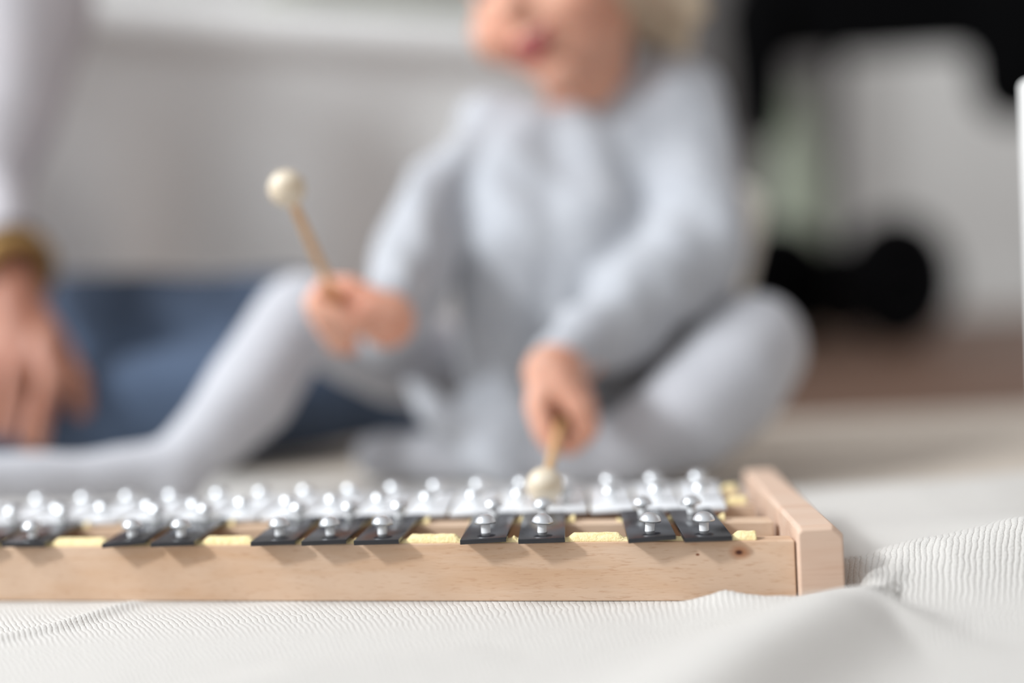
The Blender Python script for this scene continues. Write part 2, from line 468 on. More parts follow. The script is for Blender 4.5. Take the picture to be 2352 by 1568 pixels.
# ------------------------------------------------------------------ glockenspiel
ZR = 0.0274                                   # top of the rails
G = empty('glockenspiel', (-0.08, 0.74, 0))
tag(G, 'wooden glockenspiel with black and silver bars lying on the cream blanket', 'glockenspiel')
def fy(x): return 0.6558 - 0.2156 * x          # front face of the front rail
def mr(x): return 0.7144 - 0.2150 * x          # black bars, far nails
def we(x): return 0.7277 - 0.1610 * x          # near ends of the silver bars
def wf(x): return 0.7537 - 0.1006 * x          # silver bars, near nails
def wb(x): return 0.7968 - 0.0850 * x          # silver bars, far nails

XL, XR = -0.395, 0.1205
KX = P(1700, 1271, 0.632)
M['wood_rail'] = wood_mat('maple_wood_front', (208, 179, 154), (198, 162, 131), (172, 128, 96),
    knot=((KX.x + 0.0805, KX.z + 0.0001, 0.0040, (184, 132, 98)), (KX.x + 0.08, KX.z, 0.0015, (84, 44, 32)), (P(1605, 1277, .635).x + 0.08, P(1605, 1277, .635).z, 0.0008, (130, 80, 55))))
# knots are layered with the small dark heart last
def rail(name, fn, off0, off1, z0, z1, m_, x0=XL, x1=XR, bevel=0.0006):
    mb = MB().hexa([(x0, fn(x0) + off0, z0), (x1, fn(x1) + off0, z0), (x1, fn(x1) + off1, z0), (x0, fn(x0) + off1, z0),
                    (x0, fn(x0) + off0, z1), (x1, fn(x1) + off0, z1), (x1, fn(x1) + off1, z1), (x0, fn(x0) + off1, z1)])
    return obj(name, mb, m_, G, smooth=False, bevel=bevel)
rail('front_rail', fy, 0.0, 0.0125, 0.0, ZR, M['wood_rail'])
rail('inner_rail', mr, -0.007, 0.007, 0.0, ZR, M['wood'])
rail('inner_rail', wf, -0.006, 0.006, 0.0, ZR, M['wood'])
rail('back_rail', wb, -0.007, 0.009, 0.0, ZR, M['wood'])
obj('bottom_board', MB().hexa([(XL, fy(XL) + .0125, 0.0002), (XR, fy(XR) + .0125, 0.0002), (XR, wb(XR) - .007, 0.0002), (XL, wb(XL) - .007, 0.0002),
    (XL, fy(XL) + .0125, 0.003), (XR, fy(XR) + .0125, 0.003), (XR, wb(XR) - .007, 0.003), (XL, wb(XL) - .007, 0.003)]), M['wood'], G, smooth=False)
# end planks, rising above the rails, corners cut
def plank(x0, x1, y0, y1, skew, ztop):
    c = 0.0045
    prof = [(x0, 0.0), (x1, 0.0), (x1, ztop - c), (x1 - c, ztop), (x0 + 0.0015, ztop), (x0, ztop - 0.0015)]
    rows = [(y0, 0.0018, 0.002), (y0 + 0.002, 0.0, 0.0), (y1 - 0.009, 0.0, 0.0), (y1, 0.002, 0.006)]
    vs = []; fs = []; n = len(prof)
    for (y, ins, dz) in rows:
        t = (y - y0) / (y1 - y0)
        for (x, z) in prof:
            xm = (x0 + x1) / 2
            vs.append((x + (ins if x < xm else -ins) * 0.4 + skew * t, y, z - (dz if z > 0.01 else 0)))
    for i in range(len(rows) - 1):
        for j in range(n): fs.append((i * n + j, i * n + (j + 1) % n, (i + 1) * n + (j + 1) % n, (i + 1) * n + j))
    fs.append(tuple(reversed(range(n)))); fs.append(tuple(range((len(rows) - 1) * n, len(rows) * n)))
    return MB().add(vs, fs)
M['wood_end'] = wood_mat('maple_end_grain', (214, 188, 168), (206, 174, 152), (190, 152, 128))
obj('end_plank', plank(0.1210, 0.1415, 0.6255, 0.832, 0.009, 0.0341), M['wood_end'], G, smooth=False, bevel=0.0005)
obj('end_plank', plank(-0.416, -0.3955, 0.728, 0.850, 0.0, 0.0341), M['wood_end'], G, smooth=False, bevel=0.0005)

def xat(px, fn):
    """world x of the point of line y = fn(x) that is seen at picture column px (at rail height)"""
    x = 0
    for _ in range(12):
        y = fn(x); q = P(px, 1150, y)
        # account for roll: intersect column at the rail height
        t = (CAM_Z - ZR) / y * F
        q = P(px, 784 - 114 + t + (px - 1176) * -math.tan(ROLL), y); x = q.x
    return x

def nail_parts(parent, base, tilt):
    ax = Vector((math.sin(tilt[0]), math.sin(tilt[1]), 1)).normalized()
    z = ZR + 0.0035
    b = Vector((base.x, base.y, z))
    s = obj('bushing', MB().lathe(b - ax * 0.0036, ax, [(0.0014, 0), (0.0022, 0.0001), (0.0022, 0.0082), (0.0018, 0.0083)], n=20), M['sleeve'], parent, angle=40)
    hp = [(0.0018, 0.0047), (0.0049, 0.0046), (0.0051, 0.0049), (0.0050, 0.0055), (0.0045, 0.0067), (0.0036, 0.0077), (0.0023, 0.0085), (0.0010, 0.00885), (0.0002, 0.0089)]
    obj('nail', MB().lathe(b, ax, hp, n=32), M['steel'], parent)
    rv = 0.00245
    obj('slot', MB().lathe(b, Vector((0, 0, 1)), [(rv, -0.0002), (rv, 0.00006), (0.0001, 0.00007)], n=24), M['black_fabric'], parent, smooth=False)

def bar(kind, pf, pb, front_ext, back_y, width, roll, m_):
    """one sounding bar through its two nails"""
    d = (pb - pf); d.z = 0; d.normalize(); s = Vector((d.y, -d.x, 0))
    a = pf - d * front_ext
    b = pf + d * ((back_y - pf.y) / d.y)
    hw = width / 2; z0, z1 = ZR + 0.0013, ZR + 0.0035
    rz = math.tan(roll) * hw
    c = []
    for z in (z0, z1):
        for (p, sg) in ((a, -1), (a, 1), (b, 1), (b, -1)):
            q = p + s * (hw * sg)
            rr = rz * (1.0 if p is a else 0.4)
            c.append(Vector((q.x, q.y, z + rr * sg * -1 + abs(rr) * 0.6)))
    return MB().hexa(c)

rnd = random.Random(3)
black = [(-145, -85, 0, None), (-38, 33, 0.0, None), (77, 146, 0.05, None), (305, 363, -0.055, None), (417, 475, 0.0, None), (643, 688, 0.0, None), (760, 805, -0.012, None),
         (879, 919, 0.0, None), (1117, 1136, -0.03, None), (1246, 1250, 0.0, None), (1493, 1477, -0.045, None), (1618, 1590, 0.0, None)]
fn_nail = lambda x: fy(x) + 0.0072
bars_blk = []
for (a, b, roll, _) in black:
    xf, xb = xat(a, fn_nail), xat(b, mr)
    pf, pb = Vector((xf, fn_nail(xf), 0)), Vector((xb, mr(xb), 0))
    end = min(we(xb) - 0.0022, mr(xb) + 0.016)
    bo_ = obj('black_bar', bar('b', pf, pb, 0.0165, end, 0.0214, roll, None), M['black'], G, smooth=True, bevel=0.0003, angle=35)
    bo_['label'] = 'short black bar'
    nail_parts(bo_, pf, (rnd.uniform(-.10, .10), rnd.uniform(-.05, .05)))
    nail_parts(bo_, pb, (rnd.uniform(-.06, .06), rnd.uniform(-.05, .05)))
    dd = (pf - pb).normalized(); bars_blk.append((pf.x, xb))
wback = [-110, -10, 92, 197, 298, 399, 506, 604, 705, 808, 907, 1005, 1103, 1202, 1300, 1400, 1502, 1604]
wfront = [-175, -70, 33, 137, 241, 347, 452, 560, 664, 768, 876, 986, 1090, 1195, 1300, 1405, 1510, 1612]
bars_wht = []
for (a, b) in zip(wfront, wback):
    xf, xb = xat(a, wf), xat(b, wb)
    pf, pb = Vector((xf, wf(xf), 0)), Vector((xb, wb(xb), 0))
    d = (pb - pf).normalized()
    x_e = xf; ext = (wf(xf) - we(xf)) / d.y
    bo_ = obj('silver_bar', bar('w', pf, pb, ext, wb(xb) + 0.018, 0.0222, 0, None), M['silver'], G, smooth=True, bevel=0.0005, angle=35)
    bo_['label'] = 'silver bar'
    nail_parts(bo_, pf, (rnd.uniform(-.06, .06), rnd.uniform(-.05, .05)))
    nail_parts(bo_, pb, (rnd.uniform(-.06, .06), rnd.uniform(-.05, .05)))
    bars_wht.append((xf, xb))

def foam(fn, off0, off1, x0, x1, centers, hw, high, name='foam_strip'):
    n = int((x1 - x0) / 0.0008); mb = MB(); vs = []; fs = []
    prof = 8
    for i in range(n + 1):
        x = x0 + (x1 - x0) * i / n
        g = min([abs(x - c) for c in centers] + [9])
        h = 0.0012 + (high - 0.0012) * sstep(hw + 0.0004, hw + 0.0045, g)
        h += 0.00025 * noise.noise(Vector((x * 300, 0, off0 * 99))) if h > 0.002 else 0
        for j in range(prof):
            t = j / (prof - 1); yy = off0 + (off1 - off0) * t
            e = min(1.0, (math.sin(math.pi * t)) ** 0.35 if 0 < t < 1 else 0)
            vs.append((x, fn(x) + yy, ZR - 0.0001 + h * (0.15 + 0.85 * e)))
        vs.append((x, fn(x) + off1, ZR - 0.0003)); vs.append((x, fn(x) + off0, ZR - 0.0003))
    k = prof + 2
    for i in range(n):
        for j in range(k): fs.append((i * k + j, (i + 1) * k + j, (i + 1) * k + (j + 1) % k, i * k + (j + 1) % k))
    fs.append(tuple(range(k))); fs.append(tuple(reversed(range(n * k, (n + 1) * k))))
    return obj(name, mb.add(vs, fs), M['foam'], G)
foam(fy, 0.0008, 0.0096, XL + 0.012, xat(1733, fn_nail), [c[0] for c in bars_blk], 0.0107, 0.0037)
for c in bars_blk:
    foam(mr, -0.003, 0.003, c[1] - 0.0125, c[1] + 0.0155, [c[1]], 0.0107, 0.0036, 'foam_pad')
foam(wf, -0.004, 0.004, XL + 0.012, xat(1712, wf), [c[0] for c in bars_wht], 0.0112, 0.004)
foam(wb, -0.004, 0.004, XL + 0.012, xat(1690, wb), [c[1] for c in bars_wht], 0.0112, 0.004)

# ------------------------------------------------------------------ mallets
def mallet(ball, grip_end, rb, label):
    ball = Vector(ball); grip_end = Vector(grip_end); ax = (grip_end - ball).normalized()
    root = empty('mallet', ball); tag(root, label, 'mallet', 'wooden mallets held by the child')
    mb = MB().ellipsoid(ball, (rb, rb, rb), n=36, m_=24)
    obj('mallet_head', mb, M['ball'], root)
    L = (grip_end - ball).length
    obj('stick', MB().lathe(ball, ax, [(0.0023, rb * 0.8), (0.0026, rb), (0.0028, L * 0.5), (0.0028, L - 0.001), (0.0018, L)], n=20), M['stick'], root)
    return ax
B1 = P(659, 433, 0.80); B1e = P(815, 790, 0.955)
B2 = P(1251, 1114, 0.745); B2.z = max(B2.z, ZR + 0.0035 + 0.0098)
B2e = P(1300, 930, 0.935)
ax1 = mallet(B1, B1e, 0.0104, 'wooden mallet raised in the air above the bent grey knee')
ax2 = mallet(B2, B2e, 0.0096, 'wooden mallet striking a black bar of the glockenspiel')

# ------------------------------------------------------------------ hands
def grip_hand(mb, wrist, C, s, n, w, k=1.0, rw=0.019):
    """fist around a stick: s along the stick (towards the head), n from stick to back of the palm, w towards the knuckles"""
    def q(a, b, c): return C + s * (a * k) + w * (b * k) + n * (c * k)
    fr = 0.0062 * k
    for i, (a, L) in enumerate(((0.017, 1.0), (0.0058, 1.08), (-0.0054, 1.0), (-0.0160, 0.84))):
        mb.chain([(q(a, -0.004, 0.013), fr * 1.2), (q(a, 0.011 * L, 0.0110), fr * 1.12), (q(a, 0.0150 * L, -0.002), fr), (q(a, 0.006 * L, -0.0105), fr * .95), (q(a, -0.005, -0.0100), fr * .85)])
        mb.capsule(q(a * 0.6, -0.024, 0.008), fr * 1.5, q(a, -0.002, 0.0125), fr * 1.25)
    mb.ellipsoid(q(0, -0.018, 0.007), (0.021 * k, 0.018 * k, 0.012 * k), (s, w, n))
    # thumb
    mb.chain([(q(0.006, -0.026, 0.0), fr * 1.5), (q(0.017, -0.014, -0.009), fr * 1.25), (q(0.024, 0.000, -0.0105), fr * 1.1), (q(0.028, 0.010, -0.0085), fr * .9)])
    mb.chain([(wrist, rw), (q(0, -0.026, 0.005), 0.0175 * k), (q(0, -0.016, 0.006), 0.014 * k)])

def ortho(s, nguess):
    s = s.normalized(); n = (nguess - s * nguess.dot(s)).normalized()
    return s, n

# ------------------------------------------------------------------ child
CH = empty('person', (P(1350, 1000, 1.15).x, 1.15, 0))
tag(CH, 'toddler in pale grey dress and tights sitting on the floor, holding two wooden mallets', 'person')
body = MB()
# head frame
HC = P(1262, -62, 1.13)
yaw = R(31); tiltd = R(17); rollh = R(-17)
f0 = Vector((-math.sin(yaw), -math.cos(yaw), 0)); f0 = (f0 * math.cos(tiltd) + Vector((0, 0, -1)) * math.sin(tiltd)).normalized()
u0 = (Vector((0, 0, 1)) - f0 * f0.z).normalized()
u1 = (Matrix.Rotation(rollh, 3, f0) @ u0).normalized()
if (u1.x > u0.x): u1 = (Matrix.Rotation(-rollh, 3, f0) @ u0).normalized()
hx = u1.cross(f0).normalized()   # child's side axis
def hp(x, y, z): return HC + (hx * x + f0 * y + u1 * z) * 0.001
def hr(*r): return tuple(a * 0.001 for a in r)
axes_h = (hx, f0, u1)
body.ellipsoid(hp(0, -14, 22), hr(68, 82, 70), axes_h)
body.ellipsoid(hp(0, 22, -22), hr(55, 48, 56), axes_h)
body.ellipsoid(hp(0, 26, -47), hr(48, 40, 35), axes_h)
for sx in (-1, 1):
    body.ellipsoid(hp(34 * sx, 42, -27), hr(28, 25, 27), axes_h)
    body.ellipsoid(hp(68 * sx, -10, -6), hr(6, 11, 17), axes_h)
    body.ellipsoid(hp(24 * sx, 56, 24), hr(24, 12, 8), axes_h)      # brow
    body.ellipsoid(hp(27 * sx, 54, -4), hr(18, 10, 7), axes_h)      # lower lid
    body.ellipsoid(hp(6 * sx, 76, -21), hr(5, 6, 4.5), axes_h)     # nostril wing
body.ellipsoid(hp(0, 56, -74), hr(18, 14, 13), axes_h)
body.ellipsoid(hp(0, 66, -46), hr(21, 10, 16), axes_h)             # muzzle
body.chain([(hp(0, 64, 12), .006), (hp(0, 74, -6), .0065), (hp(0, 82, -16), .0085)])
# neck, trunk and limbs (under the clothes)
neck_b = P(1345, 245, 1.16)
body.chain([(hp(0, -18, -50), .036), (neck_b, .034), (P(1340, 340, 1.175), .036)])
D = 1.16
body.chain([(P(1340, 360, 1.18), .036), (P(1350, 480, 1.18), .05), (P(1360, 720, 1.19), .072), (P(1370, 840, 1.2), .07)])
RS, RE, RW = P(1125, 305, 1.14), P(955, 560, 1.06), P(885, 700, 0.955)
LS, LE, LW = P(1560, 255, 1.14), P(1600, 575, 1.08), P(1295, 850, 0.975)
body.chain([(P(1340, 360, 1.17), .035), (P(1120, 330, 1.15), .015), (P(1015, 430, 1.105), .015), (RE, .020), (RW, .0160)])
body.chain([(P(1340, 360, 1.17), .035), (P(1530, 310, 1.15), .020), (LE, .022), (LW, .0165)])
RLEG = [(P(1180, 880, 1.22), PX(105, 1.22)), (P(900, 810, 1.15), PX(112, 1.15)), (P(690, 726, 1.07), PX(101, 1.07)), (P(640, 800, 1.045), PX(98, 1.045)), (P(572, 905, 1.02), PX(108, 1.02)), (P(490, 1000, 1.0), PX(88, 1.0)),
        (P(400, 1075, .985), PX(70, .985)), (P(200, 1098, .965), PX(62, .965)), (P(-20, 1098, .945), PX(60, .945)), (P(-160, 1100, .935), PX(44, .935))]
LLEG = [(P(1370, 880, 1.22), PX(120, 1.22)), (P(1480, 860, 1.17), PX(118, 1.17)), (P(1722, 800, 1.07), PX(133, 1.07)), (P(1668, 882, 1.02), PX(138, 1.02)), (P(1585, 955, 0.995), PX(126, .995)), (P(1430, 1035, 1.01), PX(84, 1.01)),
        (P(1180, 1060, 1.07), PX(62, 1.07)), (P(980, 1050, 1.08), PX(64, 1.08)), (P(865, 1050, 1.09), PX(56, 1.09))]
def thin(ch, k): return [(p, r * k) for (p, r) in ch]
body.chain([(P(1350, 860, 1.2), .06)] + thin(RLEG, 0.8))
body.chain([(P(1350, 860, 1.2), .06)] + thin(LLEG, 0.8))
# hands: right (raised mallet) and left (striking)
s1, n1 = ortho(B1 - B1e, Vector((0.25, 1.0, 0.0)))
w1 = s1.cross(n1); 
if w1.x > 0: w1 = -w1
C1 = B1e + (B1 - B1e).normalized() * 0.034
grip_hand(body, RW, C1, s1, n1, w1, 1.08, .0155)
s2, n2 = ortho(B2 - B2e, Vector((0.9, -0.3, 0.35)))
w2 = s2.cross(n2)
if w2.z > 0: w2 = -w2
C2 = B2e + (B2 - B2e).normalized() * 0.030
grip_hand(body, LW, C2, s2, n2, w2, 1.08, .017)
skinned('body', body, M['skin'], CH, vox=0.0022, smooth=9)

# mouth, eyes
mc = hp(0, 74, -47)
obj('mouth', MB().ellipsoid(mc, hr(18, 5, 8), axes_h), M['mouth'], CH)
lp = MB()
N_ = 22; up_, lo_ = [], []
for i in range(N_):
    t = -1 + 2 * i / (N_ - 1)
    up_.append((hp(19 * t, 76 - 9 * t * t, -43 + 4.5 * t * t - 1.5 * math.exp(-(t * 5) ** 2)), 0.001 * (2.8 * (1 - 0.6 * t * t))))
    lo_.append((hp(19 * t, 75.5 - 8.5 * t * t, -54 + 15 * t * t), 0.001 * (3.6 * (1 - 0.65 * t * t))))
lp.chain(up_); lp.chain(lo_)
skinned('lips', lp, M['lips'], CH, vox=0.0009, smooth=3)
for sx in (-1, 1):
    e = obj('eye', MB().ellipsoid(hp(27 * sx, 53.5, 9), hr(11.5, 8, 7.5), axes_h), M['eye'], CH)
    obj('iris', MB().ellipsoid(hp(26 * sx, 59, 8), hr(5.5, 3.2, 5.5), axes_h), M['iris'], e)
# hair: cap, side lock and small ponytail at the nape
hair = MB()
hair.ellipsoid(hp(0, -22, 30), hr(73, 82, 70), axes_h)
hair.ellipsoid(hp(0, -50, -5), hr(64, 50, 62), axes_h)
hair.chain([(hp(-52, -40, -10), .024), (hp(-66, -52, -48), .022), (hp(-72, -62, -82), .012)])
hair.chain([(hp(52, -40, -10), .024), (hp(66, -52, -44), .022), (hp(72, -60, -76), .012)])
hair.chain([(hp(0, -60, 0), .04), (P(1500, 20, 1.19), .034), (P(1535, 80, 1.2), .022), (P(1560, 150, 1.22), .01)])
skinned('hair', hair, M['hair'], CH, vox=0.004, smooth=4, wrinkle=lambda c: 0.0022 * noise.noise(Vector((c.x * 90, c.y * 90, c.z * 12))))

# tights
tg = MB(); tg.chain(RLEG); tg.chain(LLEG); tg.chain([RLEG[0], LLEG[0]])
tg.capsule(P(1260, 900, 1.24), .075, P(1300, 860, 1.24), .075)
# toes bump and heel of the stretched foot
tg.ellipsoid(P(395, 1098, .985), (.026, .024, .022))
skinned('tights', tg, M['tights'], CH, vox=0.005, smooth=8,
        wrinkle=lambda c: 0.0016 * noise.noise(c * 28))

# dress with loose sleeves
dr = MB()
dr.chain([(P(1190, 380, 1.14), PX(125, D)), (P(1190, 580, 1.09), PX(140, 1.09)), (P(1190, 780, 1.10), PX(140, 1.1))])
dr.chain([(P(1330, 380, D), PX(150, D)), (P(1330, 600, 1.10), PX(170, 1.1)), (P(1290, 800, 1.11), PX(165, 1.1))])
dr.chain([(P(1470, 330, D), PX(150, D)), (P(1510, 560, D), PX(180, D)), (P(1500, 740, 1.18), PX(190, 1.18))])
dr.chain([(P(1125, 290, 1.15), PX(78, D)), (P(1200, 325, D), PX(88, D)), (P(1290, 350, D), PX(80, D)), (P(1420, 290, D), PX(95, D)), (P(1545, 215, 1.15), PX(80, D))])
dr.capsule(P(1460, 215, 1.17), PX(62, D), P(1545, 210, 1.16), PX(75, D))
dr.capsule(P(1500, 165, 1.2), PX(48, 1.2), P(1560, 200, 1.18), PX(70, D))
# sleeves
dr.chain([(P(1125, 300, 1.14), PX(72, D)), (P(1012, 420, 1.1), PX(62, 1.1)), (P(945, 560, 1.06), PX(88, 1.06)), (P(920, 655, 0.975), PX(66, .975)), (P(893, 690, 0.950), PX(70, .95)), (P(882, 698, 0.94), PX(66, .94))])
dr.chain([(P(975, 590, 1.05), PX(80, 1.05)), (P(925, 715, 1.045), PX(74, 1.04)), (P(885, 785, 1.06), PX(50, 1.06))])
dr.chain([(P(1565, 240, 1.14), PX(92, D)), (P(1600, 400, 1.11), PX(98, 1.11)), (P(1600, 575, 1.07), PX(112, 1.07)), (P(1460, 700, 1.03), PX(112, 1.03)), (P(1330, 800, 0.985), PX(80, .985)), (P(1305, 822, 0.975), PX(74, .975))])
# skirt over the lap, falling between the legs
dr.chain([(P(1160, 960, 1.07), PX(62, 1.07)), (P(1050, 975, 1.055), PX(42, 1.055)), (P(985, 935, 1.05), PX(32, 1.05)), (P(942, 880, 1.055), PX(20, 1.055))])
dr.chain([(P(1190, 820, 1.11), PX(120, 1.1)), (P(1130, 950, 1.08), PX(75, 1.08)), (P(1100, 1060, 1.045), PX(42, 1.05))])
dr.chain([(P(1230, 850, 1.11), PX(125, 1.1)), (P(1165, 1000, 1.065), PX(88, 1.06)), (P(1150, 1070, 1.045), PX(60, 1.05))])
dr.chain([(P(1260, 860, 1.11), PX(120, 1.1)), (P(1210, 1000, 1.06), PX(70, 1.06)), (P(1190, 1080, 1.04), PX(45, 1.04))])
dr.chain([(P(1500, 760, 1.19), PX(175, 1.19)), (P(1440, 830, 1.14), PX(105, 1.14)), (P(1385, 930, 1.10), PX(52, 1.1)), (P(1360, 975, 1.085), PX(30, 1.08))])
def dress_wr(c):
    a = noise.noise(Vector((c.x * 16 + c.z * 9, c.y * 12, c.z * 10)))
    b = noise.noise(Vector((c.x * 38, c.y * 30, c.z * 16 + 5)))
    return 0.0105 * (1 - abs(a) * 2.2) * 0.6 - 0.002 + 0.003 * b
skinned('dress', dr, M['dress'], CH, vox=0.0045, smooth=7, wrinkle=dress_wr)

# ------------------------------------------------------------------ adult at the left edge
AD = empty('person', (P(-200, 900, 1.35).x, 1.35, 0))
tag(AD, 'adult in lilac grey top and blue jeans, hand resting on the floor beside child', 'person')
ab = MB()
DA = 1.2
Wr = P(10, 640, DA); Hb = P(55, 790, 1.17)
ab.chain([(P(-40, 430, 1.27), .032), (Wr, .0245), (P(30, 700, 1.18), .027), (Hb, .028)])
ab.ellipsoid(P(50, 790, 1.165), (.036, .016, .034))
ab.chain([(P(-15, 790, 1.16), .0125), (P(-30, 890, 1.145), .0095), (P(-45, 985, 1.135), .0075)])
ab.chain([(P(48, 790, 1.155), .0135), (P(28, 880, 1.13), .0100), (P(-2, 990, 1.12), .008)])
ab.chain([(P(98, 790, 1.155), .0135), (P(118, 880, 1.13), .0100), (P(88, 975, 1.125), .0085), (P(84, 1020, 1.13), .0075)])
ab.chain([(P(130, 800, 1.17), .0125), (P(178, 880, 1.15), .0095), (P(186, 940, 1.155), .0078)])
ab.chain([(P(40, 790, 1.18), .014), (P(70, 900, 1.165), .012), (P(60, 1000, 1.15), .010)])
# trunk, shoulder and the legs under the clothes
ab.chain([(P(-40, 430, 1.27), .032), (P(-10, 200, 1.30), .036), (P(5, 0, 1.33), .042), (P(-60, -200, 1.36), .045), (P(-400, -260, 1.46), .06), (P(-560, -120, 1.52), .08), (P(-600, 300, 1.55), .09), (P(-560, 780, 1.5), .08)])
ab.chain([(P(-500, -250, 1.5), .05), (P(-560, -430, 1.5), .05)])
ab.ellipsoid(P(-540, -640, 1.48), (.078, .095, .115))
ab.ellipsoid(P(-540, -600, 1.48) + Vector((0.02, -0.095, 0)), (.012, .016, .016))
JL = [(P(-520, 830, 1.5), .10), (P(-100, 840, 1.42), .088), (P(350, 820, 1.36), .082), (P(640, 800, 1.34), .074), (P(840, 860, 1.33), .062), (P(1000, 930, 1.33), .05)]
JS = [(P(840, 870, 1.33), .058), (P(560, 910, 1.26), .056), (P(300, 945, 1.22), .05), (P(60, 970, 1.22), .042), (P(-120, 1000, 1.22), .036)]
ab.chain(thin(JL, .8)); ab.chain(thin(JS, .75))
skinned('body', ab, M['skin2'], AD, vox=0.003, smooth=5)
sl = MB()
sl.chain([(P(-40, 430, 1.27), PX(100, 1.27)), (P(-10, 250, 1.29), PX(150, 1.29)), (P(5, 0, 1.33), PX(215, 1.33)), (P(-60, -200, 1.36), PX(240, 1.36)), (P(-400, -260, 1.46), .095), (P(-560, -120, 1.52), .14), (P(-600, 300, 1.55), .135), (P(-560, 720, 1.52), .13)])
sl.chain([(P(-560, -100, 1.52), .13), (P(-300, 250, 1.50), .10), (P(-420, 650, 1.52), .11)])
sl.chain([(P(-40, 430, 1.27), PX(100, 1.27)), (P(-20, 500, 1.24), PX(84, 1.24)), (P(-8, 540, 1.225), PX(76, 1.225))])
skinned('sweater', sl, M['top'], AD, vox=0.007, smooth=8, wrinkle=lambda c: 0.006 * noise.noise(Vector((c.x * 14, c.y * 14, c.z * 7))))
jn = MB(); jn.chain(JL); jn.chain(JS)
skinned('jeans', jn, M['jeans'], AD, vox=0.007, smooth=8, wrinkle=lambda c: 0.007 * noise.noise(Vector((c.x * 9, c.y * 20, c.z * 24))))
hd = MB(); hd.ellipsoid(P(-540, -660, 1.50), (.09, .10, .115))
skinned('hair', hd, M['strap'], AD, vox=0.008, smooth=3)
wax = (Wr - P(-60, 420, 1.28)).normalized()
wb_ = obj('bracelet', MB().torus(P(22, 640, 1.195), wax + Vector((0.5, 0, 0.1)), 0.036, 0.0085), M['gold'], AD)
obj('bracelet', MB().torus(P(8, 604, 1.205), wax + Vector((0.35, 0, 0)), 0.033, 0.0065), M['strap'], AD)

# ------------------------------------------------------------------ bed with ribbed spread
TL, TR = P(210, 60, 1.80), P(1100, 112, 2.10)
bd = (TR - TL); bd.z = 0; blen = bd.length; bd.normalize(); bn = Vector((bd.y, -bd.x, 0))   # bn points to the camera
if bn.y > 0: bn = -bn
ZT = 0.555
BED = empty('bed', (TL.x, TL.y, 0)); tag(BED, 'low bed covered with a white ribbed spread behind the child', 'bed')
U0, U1 = -0.12, blen + 0.26
def bed_pt(u, out, z): 
    p = Vector((TL.x, TL.y, 0)) + bd * u + bn * out; p.z = z; return p
mt = MB().hexa([bed_pt(U0 + .02, -0.05, .20), bed_pt(U1 - .02, -0.05, .20), bed_pt(U1 - .02, -1.0, .20), bed_pt(U0 + .02, -1.0, .20),
                bed_pt(U0 + .02, -0.05, .53), bed_pt(U1 - .02, -0.05, .53), bed_pt(U1 - .02, -1.0, .53), bed_pt(U0 + .02, -1.0, .53)])
obj('mattress', mt, M['white'], BED, smooth=False, bevel=0.02)
fr = MB().hexa([bed_pt(U0 + .04, -0.07, .10), bed_pt(U1 - .04, -0.07, .10), bed_pt(U1 - .04, -0.98, .10), bed_pt(U0 + .04, -0.98, .10),
                bed_pt(U0 + .04, -0.07, .20), bed_pt(U1 - .04, -0.07, .20), bed_pt(U1 - .04, -0.98, .20), bed_pt(U0 + .04, -0.98, .20)])
obj('bed_frame', fr, M['white'], BED, smooth=False, bevel=0.01)
for (a, b) in ((U0 + .08, -.12), (U1 - .08, -.12), (U1 - .08, -.93), (U0 + .08, -.93)):
    p = bed_pt(a, b, 0.05); obj('leg', MB().box(p.x - .025, p.x + .025, p.y - .025, p.y + .025, -0.012, .10), M['white'], BED, smooth=False, bevel=0.004)
prof = [(-1.0, ZT - 0.01), (-0.5, ZT), (-0.12, ZT), (-0.06, ZT - .001), (-0.025, ZT - .008), (0.0, ZT - .028), (0.008, ZT - .05), (0.004, ZT - .065), (-0.012, ZT - .085)]
prof += [(-0.012 + 0.0 * i, ZT - .085 - (ZT - .085 - .04) * i / 16) for i in range(1, 17)]
def spread(u, t):
    i = min(int(t), len(prof) - 2); f = t - i
    out = prof[i][0] * (1 - f) + prof[i + 1][0] * f; z = prof[i][1] * (1 - f) + prof[i + 1][1] * f
    k = sstep(ZT - .06, 0.15, z)
    fold = math.sin(u * 21.6 + 1.64 + 0.3 * math.sin(u * 3.1)) * 0.038 + 0.006 * math.sin(u * 31 + 2)
    return bed_pt(u, out + k * (fold + 0.012), z)
sp_ = MB().grid(lambda u, v: spread(u, v), [U0 + (U1 - U0) * i / 220 for i in range(221)], [i * 0.5 for i in range(2 * (len(prof) - 1) + 1)])
so = obj('bedspread', sp_, M['bedspread'], BED)
so_m = so.modifiers.new('thickness', 'SOLIDIFY'); so_m.thickness = 0.004
# folded throw on the bed
tb = MB()
for k_ in range(3):
    z0 = ZT + 0.004 + k_ * 0.022
    tb.hexa([bed_pt(.34 , -.14 - .01 * k_, z0), bed_pt(.90, -.14 - .01 * k_, z0), bed_pt(.90, -.5, z0), bed_pt(.34, -.5, z0),
             bed_pt(.34, -.14 - .01 * k_, z0 + .0218), bed_pt(.90, -.14 - .01 * k_, z0 + .0218), bed_pt(.90, -.5, z0 + .0218), bed_pt(.34, -.5, z0 + .0218)])
tag(obj('folded_throw', tb, M['greenish'], None, smooth=True, bevel=0.008, loc=bed_pt(.6, -.3, ZT)), 'grey green folded throw lying on top of the white bed', 'throw')

# ------------------------------------------------------------------ cream cushion behind the child's back

